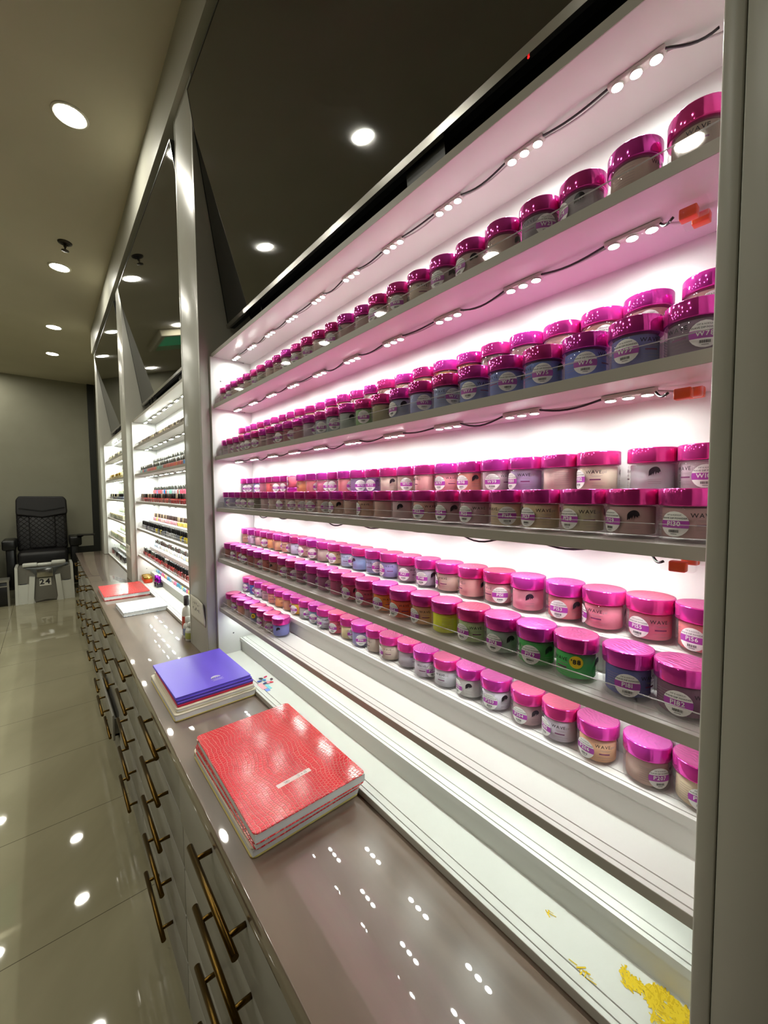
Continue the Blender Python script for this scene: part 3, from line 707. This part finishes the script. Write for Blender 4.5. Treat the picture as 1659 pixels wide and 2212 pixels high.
def bottle(kind, hx, cap):
    k = (kind, hx, cap)
    if k not in BMESH:
        BMESH[k] = bottle_mesh(kind).mesh('polish_bottle', [mat('polish_'+hx, hx, .12, coat=.3), CAPS[cap]], None, False)
    return BMESH[k]
br = random.Random(5)
PAL = {'nude': 'c8ac9c b89c8c d0b8a8 a89484 c4a494 8c7464', 'bright': 'c44c44 d87c34 3c78b4 c8a4b4 d45c74 7cb4a4 a8a4ac b85450', 'red': 'b03034 a83c40 8c2c30 c45048 883c38 7c3834',
       'pinks': 'e8a4b0 dc8c9c ecb8b4 e0c060 c47c8c d8949c', 'grey': '5c5c64 74747c 8c8c8c c8b428 4c4850 9c9898', 'clear': 'd4ccc4 dcd4c8 c4d4a4 b4c4d8 e0c8a0 d0ccd4', 'mixed': 'e07c9c e8a4b4 8cb4cc e0d060 d8c0c0 60a4c8',
       'olive': 'a8a890 b4b49c 989c84 bcb8a0', 'amber': 'b8a060 c4a840 a89868 c8b878', 'deep': '585460 6c6458 4c5468 807868', 'mint': 'b4bc9c a4b090 c4c4a8', 'dark': '281c1c 8c2c2c 382424'}
CAPN = {'silver': 'silver', 'black': 'black', 'brown': 'dark brown', 'white': 'white', 'cream': 'cream', 'gold': 'gold', 'tan': 'tan'}
PLACE = {1: 'top', 2: 'second', 3: 'third', 4: 'fourth', 5: 'fifth', 6: 'bottom'}
def brow(bay, k, back, kind, pal, caps, y_far, y_near, pitch, rots=0):
    cols = PAL[pal].split(); base = BASE_T if k == 6 else ZT[k]; z = base+(RH if back else 0)+.0006
    n = int((y_far-y_near)/pitch)
    cols_run = None
    for i in range(n):
        if i % 3 == 0 or cols_run is None: cols_run = br.choice(cols)
        hx = cols_run if br.random() < .5 else br.choice(cols); cap = br.choice(caps)
        X = (1.224 if back else 1.075)+br.uniform(-.006, .006); y = y_far-i*pitch
        o = link('polish_bottle' if kind != 'carton' else 'carton', bottle(kind, hx, cap), None, W((X, y, z))); o.rotation_euler = (0, 0, br.uniform(-.12, .12))
        if kind == 'carton': lab = '%s topped carton, %s from the far end, %s shelf %srow, far bay' % (CAPN[cap], ORDN[min(i, 35)], PLACE[k], 'back ' if back else 'front '); cat = 'box'
        else: lab = '%s capped %s %s, %s from far end, %s %s row, %s bay' % (CAPN[cap], colname(hx), {'pot': 'polish pot'}.get(kind, 'polish bottle'), ORDN[min(i, 35)], PLACE[k], 'back' if back else 'front', 'middle' if bay == 1 else 'far'); cat = 'nail polish'
        tag(o, lab, cat, '%s shelf %s row of the %s bay' % (PLACE[k], 'back' if back else 'front', 'middle' if bay == 1 else 'far'))
yf, yn, ynb = 6.70, 4.22, 4.82
brow(1, 1, 0, 'pot', 'nude', ['tan', 'brown', 'cream'], yf, yn, .080)
brow(1, 2, 1, 'bottle', 'clear', ['silver'], yf-.05, ynb, .078)
brow(1, 2, 0, 'bottle', 'bright', ['silver'], yf, yn, .080)
brow(1, 3, 1, 'bottle', 'bright', ['silver'], yf-.05, ynb, .078)
brow(1, 3, 0, 'bottle', 'red', ['brown', 'tan', 'black'], yf, yn, .080)
brow(1, 4, 1, 'bottle', 'pinks', ['brown', 'brown', 'tan'], yf-.05, ynb, .078)
brow(1, 4, 0, 'bottle', 'grey', ['black'], yf, yn, .080)
brow(1, 5, 1, 'bottle', 'clear', ['silver', 'brown', 'silver'], yf-.05, ynb, .078)
brow(1, 5, 0, 'bottle', 'red', ['black', 'silver', 'black'], yf, yn, .080)
brow(1, 6, 1, 'mini', 'mixed', ['black', 'brown', 'white'], yf-.05, ynb, .072)
gf, gn = 10.33, 8.40
brow(2, 1, 0, 'bottle', 'olive', ['silver', 'cream'], gf, gn, .092)
brow(2, 2, 1, 'bottle', 'amber', ['cream'], gf-.05, 9.0, .092)
brow(2, 2, 0, 'bottle', 'amber', ['gold', 'cream', 'gold'], gf, gn, .092)
brow(2, 3, 1, 'bottle', 'mint', ['cream'], gf-.05, 9.0, .092)
brow(2, 3, 0, 'bottle', 'deep', ['cream', 'black', 'black'], gf, gn, .092)
brow(2, 4, 1, 'bottle', 'mint', ['cream'], gf-.05, 9.0, .092)
brow(2, 4, 0, 'carton', 'olive', ['cream'], gf, gn, .092)
brow(2, 5, 1, 'bottle', 'mint', ['cream'], gf-.05, 9.0, .092)
brow(2, 5, 0, 'carton', 'mint', ['cream'], gf, gn, .092)
brow(2, 6, 0, 'carton', 'dark', ['black'], gf, gn, .092)
brow(2, 6, 1, 'carton', 'mint', ['white', 'cream'], gf-.05, 9.0, .092)

# ================================================================== THINGS ON THE WORKTOP
def album(name, corner, size, z0, h, rot, cover, label, cat, group=None, edge=None, cov_t=.008, pagem=pages, rnd=.02, over=.003, spine=True, marks=None):
    """album lying flat: two boards, a page block and a rounded spine; corner = front-left corner nearest the camera"""
    w, d = size; org = (corner[0], corner[1], z0)
    root = empty(name, org, label, cat, group); root.rotation_euler = (0, 0, rot)
    def board(z, nm, m):
        poly = []
        for (cx, cy, a0) in ((rnd, rnd, pi), (w-rnd, rnd, 1.5*pi), (w-rnd, d-rnd, 0), (rnd, d-rnd, .5*pi)):
            for i in range(5): t = a0+pi/2*i/4; poly.append((cx+rnd*cos(t), cy+rnd*sin(t)))
        mb = MB(); mb.prism(poly, 'z', z, z+cov_t)
        o = lpart(nm, mb, [m], root)
        bv = o.modifiers.new('soft edge', 'BEVEL'); bv.width = .0018; bv.segments = 2; bv.limit_method = 'ANGLE'
        return o
    board(.0004, 'back_cover', edge or cover); top = board(h-cov_t, 'front_cover', cover)
    pb = MB(); pb.box(.0045, w-over, over*.8, d-.02, cov_t+.0006, h-cov_t-.0002); lpart('page_block', pb, pagem, root)
    if spine:
        sb = MB(); sb.bbox(.004, w-.004, d-.02, d-.002, .002, h-.002, .006); lpart('spine', sb, edge or cover, root)
    return root, top
# nearest stack: red crocodile albums on a cream one
z = CT+.0006
album('album', (.505, 1.335), (.478, .735), z, .040, 0.0, cream, 'bottom yellowed cream album under the two red albums', 'album', 'nearest album stack', edge=gilt)
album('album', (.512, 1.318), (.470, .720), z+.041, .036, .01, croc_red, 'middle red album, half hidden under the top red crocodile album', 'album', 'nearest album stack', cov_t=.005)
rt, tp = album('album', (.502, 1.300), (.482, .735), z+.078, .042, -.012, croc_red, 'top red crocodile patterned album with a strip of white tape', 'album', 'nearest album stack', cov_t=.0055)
m = MB(); m.box(-.077, .077, -.011, .011, 0, .0007, 0)
vs, fs = chars("D + C", .016, .0); m.add([(-(a-.035), -(b), .0010) for a, b in vs], fs, 1)
vs, fs = chars("GEL", .015, .0); m.add([(-(a+.035), -(b), .0010) for a, b in vs], fs, 1)
tape = lpart('tape_label', m, [mat('masking_tape', (236, 216, 210), .6), ink], rt, 'white tape with handwritten letters', fix=False)
tape.location = (.235*S, .165*S, (.0422)*S); tape.rotation_euler = (0, 0, radians(3))
# worn pale corners of the top cover
m = MB()
for (x, y, sx, sy) in ((.012, .012, .030, .018), (.455, .010, .022, .016), (.004, .700, .014, .022)): m.bbox(x-.008, x+sx-.008, y-.006, y+sy-.008, .030, .0405, .003)
lpart('worn_corner', m, mat('worn_board', (226, 196, 180), .8), rt, 'pale worn corners')
# second stack: purple folders on crimson and cream albums
album('album', (.507, 2.447), (.483, .672), z, .042, 0.004, cream, 'thick cream album at the bottom of the purple folder stack', 'album', 'purple folder stack', edge=gilt)
album('album', (.520, 2.462), (.462, .640), z+.0425, .024, -.006, cream, 'thinner cream album under the crimson book', 'album', 'purple folder stack', edge=cream)
album('folder', (.530, 2.478), (.448, .610), z+.067, .012, .0, crimson, 'flat crimson folder between the purple folders and the cream albums', 'folder', 'purple folder stack', pagem=crimson, rnd=.006, over=.004, cov_t=.004)
for k in range(3):
    lab = ['lowest of the three purple folders', 'middle one of the three purple folders', 'top purple folder with a small white emblem'][k]
    rt, tp = album('folder', (.532-.004*k, 2.482+.006*k), (.448, .592), z+.0795+.0138*k, .0134, .012*k-.008, purple, lab, 'folder', 'purple folder stack', pagem=purple_d, rnd=.004, over=.005, cov_t=.0046, edge=purple_d if k < 2 else purple, spine=True)
m = MB(); P = []; n = 10
for i in range(n+1): t = pi*i/n; P.append((.030*cos(t), .026*sin(t)))
P += [(-.030, -.014), (-.021, .003), (-.018, -.012), (-.008, .004), (-.006, -.012), (.004, .004), (.008, -.010), (.016, .006), (.022, -.004)]
m.add([(0, .008, 0)]+[(a, b, 0) for a, b in P], [(0, i+1, (i+1) % len(P)+1) for i in range(len(P))], 0)
for k, w in ((0, .036), (1, .026), (2, .034)): m.box(-w, w, -.026-k*.010, -.0235-k*.010, -.0001, .0001, 0)
e = lpart('emblem', m, mat('white_foil', (206, 200, 236), .4), rt, 'white printed emblem', fix=False); e.location = (.265*S, .115*S, .0137*S); e.rotation_euler = (0, 0, .03)
# farther albums
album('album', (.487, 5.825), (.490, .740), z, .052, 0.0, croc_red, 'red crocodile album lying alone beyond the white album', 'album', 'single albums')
album('album', (.572, 4.925), (.425, .500), z, .046, .025, croc_white, 'white crocodile patterned album beside the far red album', 'album', 'single albums', pagem=pages, rnd=.008, edge=croc_white)
# orange jars with gold lids, polish bottles in the middle bay base
oj = MB().lathe([(.050, .0005), (.055, .004), (.055, .050), (.050, .054)], 24, m=0).lathe([(.056, .0545), (.057, .058), (.057, .078), (.054, .081), (.0003, .082)], 24, m=1)
ojm = oj.mesh('orange_jar', [mat('orange_gel', (232, 76, 40), .2, coat=.4), CAPS['gold']], None, False)
OL = ['front orange jar with gold lid in the row of three beside the polish bottles', 'middle orange jar with gold lid in the row of three', 'orange jar with gold lid against the side panel, last of three']
for (x, y), lab in zip(((1.066, 6.475), (1.074, 6.593), (1.080, 6.71)), OL): tag(link('gel_jar', ojm, None, W((x, y, BASE_T+.0006))), lab, 'jar', 'orange gel jars in the middle bay')
pbm = MB(); pbm.bbox(-.034, .034, -.034, .034, .0005, .062, .009, 0); pbm.lathe([(.024, .062), (.025, .065), (.024, .148), (.0003, .15)], 18, m=1)
pm_ = pbm.mesh('polish_bottle', [mat('near_black_polish', (34, 22, 44), .1, coat=.5), mat('purple_metal_cap', (150, 30, 190), .2, metal=.9)], None, False)
tag(link('polish_bottle', pm_, None, W((1.125, 6.06, BASE_T+.0006))), 'dark polish bottle with shiny purple cap standing on the middle bay tray', 'nail polish')
tag(link('polish_bottle', pm_, None, W((1.115, 6.155, BASE_T+.0006))), 'dark polish bottle right behind the purple capped one', 'nail polish')
# cleaning bottles standing beside the pillar
def sbottle(x, y, h, cols, label):
    rt = empty('supply_bottle', (x, y, CT+.0006), label, 'bottle', 'bottles beside the notice pillar')
    a, b_, c = cols
    lpart('bottle_body', MB().lathe([(.038, 0), (.042, .004), (.042, h*.55), (.034, h*.66), (.018, h*.70), (.018, h*.74)], 18), mat('supply_'+a, a, .3), rt)
    lpart('label_band', MB().lathe([(.0424, h*.14), (.0428, h*.15), (.0428, h*.46), (.0424, h*.47)], 18), mat('supply_'+b_, b_, .5), rt)
    lpart('cap', MB().lathe([(.022, h*.74), (.024, h*.75), (.022, h*.98), (.0003, h)], 16), mat('supply_'+c, c, .3), rt)
sbottle(.955, 3.97, .36, ('e8e4dc', 'c45040', '3c3438'), 'tall white bottle with red label and dark cap beside the pillar')
sbottle(.935, 3.86, .19, ('dcdcd8', '8890b8', 'e4e4e0'), 'short white capped bottle in front of the tall one by the pillar')
sbottle(.93, 3.765, .16, ('d8d8d0', 'b4bc60', 'd8d8d4'), 'smallest pale bottle closest to the pillar')
# notes taped to the pillars
def note(name, x, ya, yb, za, zb, lab, seed, curl):
    rt = empty(name, (x, (ya+yb)/2, (za+zb)/2), lab, 'note', 'paper notes on the pillars')
    m = MB(); n = 8
    vs = []
    for j in range(n+1):
        for i in range(n+1):
            yy = ya+(yb-ya)*i/n; zz = za+(zb-za)*j/n; c = curl*max(0, (1-i/n)-.55)*max(0, (j/n)-.2)*4
            vs.append((x-.0012-c, yy, zz))
    m.add(vs, [(j*(n+1)+i, j*(n+1)+i+1, (j+1)*(n+1)+i+1, (j+1)*(n+1)+i) for j in range(n) for i in range(n)], 0, True)
    o = wpart('sheet', m, paper, rt, fix=False); sd = o.modifiers.new('paper', 'SOLIDIFY'); sd.thickness = .0006
    rs = random.Random(seed); m = MB()
    for ln in range(2):
        zz = zb-(zb-za)*(.30+.26*ln); y = yb-(yb-ya)*.16
        while y > ya+(yb-ya)*.34:
            h = .022*rs.uniform(.6, 1.2); w = rs.uniform(.018, .03)
            pts = [(x-.0028, y-w*rs.random(), zz+h*rs.uniform(-.3, 1)) for t in range(rs.choice((3, 4, 5)))]
            m.tube(pts, .0016, 4); y -= (w+.012)*rs.uniform(.9, 1.4)
    wpart('handwriting', m, ink, rt)
note('paper_note', .9145, 3.245, 3.655, -1.057, -.868, 'handwritten paper note on the pillar beside the pink jar bay', 3, .012)
note('paper_note', .9145, 6.82, 7.24, -.965, -.77, 'handwritten paper note on the second pillar', 8, .004)
# nail tip picture stuck on the tray beside the purple folders
rt = empty('nail_sticker', (1.075, 2.50, BASE_T+.0006), 'small sticker of colourful nail tips on the tray beside the purple folders', 'sticker')
TC = ['c83c64', '5c4c54', 'd83c50', '3c5cb4', '38386c', '4ca4e0', 'f0a0b0', '40404c']
for i, (x, y, a) in enumerate(((.033, .09, .6), (.05, .03, 1.2), (.030, -.01, 2.2), (-.026, .05, 2.8), (-.01, .0, 3.6), (.005, .045, 1.8), (.01, -.005, 4.4), (-.005, .075, 2.2))):
    m = MB(); m.add([(x+.017*cos(t)*cos(a)-.010*sin(t)*sin(a), y+.017*cos(t)*sin(a)+.010*sin(t)*cos(a), .001+.0008*i) for t in [2*pi*k/14 for k in range(14)]], [tuple(range(14))], 0)
    lpart('nail_tip', m, mat('tip_'+TC[i], TC[i], .25), rt, fix=False)
m = MB(); m.box(-.055, -.025, -.07, .02, .0002, .0012, 0); m.box(-.02, .0, -.09, -.02, .0002, .0012, 1); m.box(-.045, -.02, -.11, -.075, .0002, .0012, 2)
lpart('label_text', m, [mat('tip_pinktext', (240, 170, 180), .5), mat('tip_teal', (120, 205, 215), .5), mat('tip_blue', (110, 140, 230), .5)], rt, fix=False)
# yellow powder smear at the near end of the tray
rs = random.Random(4); m = MB()
def smear(cx, cy, rx, ry, n, ang):
    for k in range(n):
        a = rs.uniform(0, 2*pi); q = sqrt(rs.random()); x = cx+rx*q*cos(a); y = cy+ry*q*sin(a); t = ang+rs.gauss(0, .7); l = rs.uniform(.004, .014); w = rs.uniform(.001, .0035)
        dx, dy = cos(t), sin(t); zz = BASE_T+.0008+rs.random()*.0012
        m.add([(x-dx*l-dy*w, y-dy*l+dx*w, zz), (x-dy*w*.3+dx*l, y+dx*w*.3+dy*l, zz), (x+dx*l+dy*w, y+dy*l-dx*w, zz), (x-dx*l+dy*w*.2, y-dy*l-dx*w*.2, zz)], [(0, 1, 2, 3)], rs.choice((0, 0, 1)))
smear(1.105, .335, .018, .020, 60, 1.2); smear(1.112, .318, .012, .010, 50, 1.2); smear(1.122, .352, .006, .008, 12, .3)
smear(1.118, .282, .026, .018, 190, .6); smear(1.135, .262, .016, .02, 80, .2); smear(1.095, .245, .030, .018, 110, 2.0); smear(1.13, .226, .022, .022, 120, 1.0); smear(1.075, .27, .01, .01, 10, 1)
smear(1.035, .42, .012, .03, 8, 1.4); smear(1.11, .55, .006, .012, 4, 1.4)
wthing('powder_smear', m, [mat('yellow_powder', (226, 196, 40), .9), mat('yellow_powder_deep', (206, 172, 16), .9)], (1.1, .29, BASE_T), 'smear of yellow powder at the near end of the empty tray', 'powder spill', kind='stuff', fix=False)

# ================================================================== PEDICURE CHAIRS
leather = mat('black_leather', (26, 24, 25), .42, spec=.4)
quilt = mat('quilted_black_leather', (30, 28, 29), .45)
def quilt_n():
    N, L, b = nodes(quilt); tc = N.new('ShaderNodeTexCoord'); mp = N.new('ShaderNodeMapping'); mp.inputs['Rotation'].default_value = (0, radians(45), 0)
    br_ = N.new('ShaderNodeTexBrick'); br_.offset = 0; br_.inputs['Scale'].default_value = 1; br_.inputs['Brick Width'].default_value = .05; br_.inputs['Row Height'].default_value = .05; br_.inputs['Mortar Size'].default_value = .004; br_.inputs['Mortar Smooth'].default_value = 1
    sx = N.new('ShaderNodeSeparateXYZ'); cx = N.new('ShaderNodeCombineXYZ')
    L.new(tc.outputs['Object'], mp.inputs[0]); L.new(mp.outputs[0], sx.inputs[0]); L.new(sx.outputs[0], cx.inputs[0]); L.new(sx.outputs[2], cx.inputs[1]); L.new(cx.outputs[0], br_.inputs['Vector'])
    bp = N.new('ShaderNodeBump'); bp.invert = True; bp.inputs['Distance'].default_value = .012; L.new(br_.outputs['Fac'], bp.inputs['Height']); L.new(bp.outputs[0], b.inputs['Normal'])
quilt_n()
tubwhite = mat('white_tub_gelcoat', (206, 206, 196), .2); tubgrey = mat('grey_tub_panel', (116, 113, 104), .35); bowl = mat('grey_glass_bowl', (120, 124, 128), .15)
def pedi(x, y, label, number):
    root = empty('pedicure_chair', (x, y, -FZ), label, 'pedicure chair', 'pedicure chairs at the far wall')
    # tub
    m = MB(); m.prism([(-.585, .0), (-.545, .93), (.545, .88), (.585, .0)], 'y', .10, .75); lpart('tub_body', m, tubgrey, root)
    for s_ in (-1, 1):
        m = MB(); m.prism([(s_*.60, 0), (s_*.565, .50), (s_*.33, .50), (s_*.215, .0)][::s_], 'y', .02, .70); m.prism([(s_*.60, .0), (s_*.60, .05), (s_*.585, .96), (s_*.53, .96), (s_*.545, .0)][::s_], 'y', .0, .74)
        m.prism([(s_*.36, .0), (s_*.25, .0), (s_*.20, .68), (s_*.31, .70)][::s_], 'y', -.03, .12)
        lpart('tub_side', m, tubwhite, root)
        m = MB(); m.lathe([(.085, .50), (.082, .515), (.06, .512), (.055, .46)], 18, (s_*.44, .14, 0)); lpart('cup_holder', m, mat('dark_cup', (34, 36, 48), .2), root)
    m = MB(); m.lathe([(.30, .62), (.40, .86), (.47, .92), (.50, .925), (.50, .905), (.42, .86), (.31, .60)], 32, (0, .40, 0)); b_ = lpart('basin', m, bowl, root); 
    m = MB(); m.bbox(-.165, .165, -.05, .10, .66, .90, .02); lpart('spout_panel', m, chrome, root, 'shiny chrome spout panel')
    m = MB(); m.bbox(-.44, -.14, .04, .22, .945, 1.04, .03); m.bbox(-.15, .15, .05, .20, .95, 1.02, .03); m.bbox(.14, .44, .04, .22, .965, 1.06, .03); lpart('foot_rest', m, tubwhite, root)
    m = MB(); m.prism([(-.24, 0), (-.18, .66), (.18, .66), (.26, 0), (.15, .03), (0, .05), (-.12, .03)], 'y', .06, .10); lpart('front_panel', m, tubgrey, root)
    if number:
        m = MB(); m.box(-.12, .12, -.002, 0, -.10, .10, 0); vs, fs = chars(number, .19, .03); m.add([(a, -.005, b) for a, b in vs], fs, 1)
        p = lpart('number_plate', m, [paper, ink], root, 'white plate reading 24', fix=False); p.location = (.0, .055*S, .52*S)
    # seat and back
    m = MB(); m.bbox(-.55, .52, .66, 1.55, .90, 1.26, .09, 0, 4); lpart('seat_cushion', m, leather, root)
    m = MB(); m.bbox(-.50, .50, .80, 1.70, .10, .92, .04); lpart('chair_base', m, leather, root)
    m = MB(); m.bbox(-.56, .56, 0, .30, 0, 1.30, .09, 0, 4); m.bbox(-.30, .30, -.03, .10, .06, 1.14, .05, 0, 3); o = lpart('backrest', m, quilt, root); o.location = (-.01*S, 1.35*S, 1.22*S); o.rotation_euler = (radians(-8), 0, 0)
    m = MB()
    m.prism([(-.56, .0), (0, -.10), (.56, .0), (.57, .08), (.56, .42), (.49, .52), (-.49, .54), (-.56, .44), (-.57, .08)], 'y', -.10, .22); o = lpart('headrest', m, leather, root); o.location = (0, 1.52*S, 2.24*S); o.rotation_euler = (radians(-8), 0, 0)
    bv = o.modifiers.new('round', 'BEVEL'); bv.width = .02; bv.segments = 3
    m = MB(); m.prism([(-.50, .06), (0, -.04), (.50, .06), (.50, .085), (0, -.005), (-.50, .085)], 'y', -.115, -.09); o2 = lpart('headrest_seam', m, mat('seam_black', (6, 6, 6), .7), root); o2.location = (0, 1.52*S, 2.36*S); o2.rotation_euler = (radians(-8), 0, 0)
    for s_ in (-1, 1):
        m = MB(); m.bbox(s_*.70-.14, s_*.70+.14, .62, 1.45, 1.35, 1.62, .05, 0, 3); m.bbox(s_*.68-.09, s_*.68+.09, .70, 1.40, .35, 1.38, .03); lpart('armrest', m, black, root)
    if not number: return root
    m = MB(); m.prism([(.72, .50), (1.12, .42), (1.16, .80), (.78, .95)], 'z', 1.64, 1.665); m.tube([(.72, .9, 1.55), (.86, .8, 1.60), (.9, .7, 1.645)], .02, 8); lpart('side_tray', m, black, root)
    return root
pedi(-.10, 13.72, 'black pedicure chair numbered 24 beside the end of the worktop', '24')
pedi(-1.86, 13.90, 'second pedicure chair cut off by the left edge of the picture', None)

# small framed stool at the left edge
rt = empty('foot_stool', (-1.01, 13.75, -FZ), 'small black stool with a light metal frame at the left edge beside the tub', 'stool')
m = MB(); m.bbox(-.185, .185, .02, .40, .05, .60, .01); lpart('stool_body', m, black, rt)
m = MB()
for (x0, x1, z0, z1) in ((-.21, .21, .62, .68), (-.21, -.17, 0, .62), (.17, .21, 0, .62), (-.17, .17, .50, .53)): m.box(x0, x1, -.005, .02, z0, z1)
m.box(-.21, .21, .02, .42, .62, .68); lpart('stool_frame', m, mat('brushed_light_metal', (170, 168, 160), .35, metal=.8), rt)
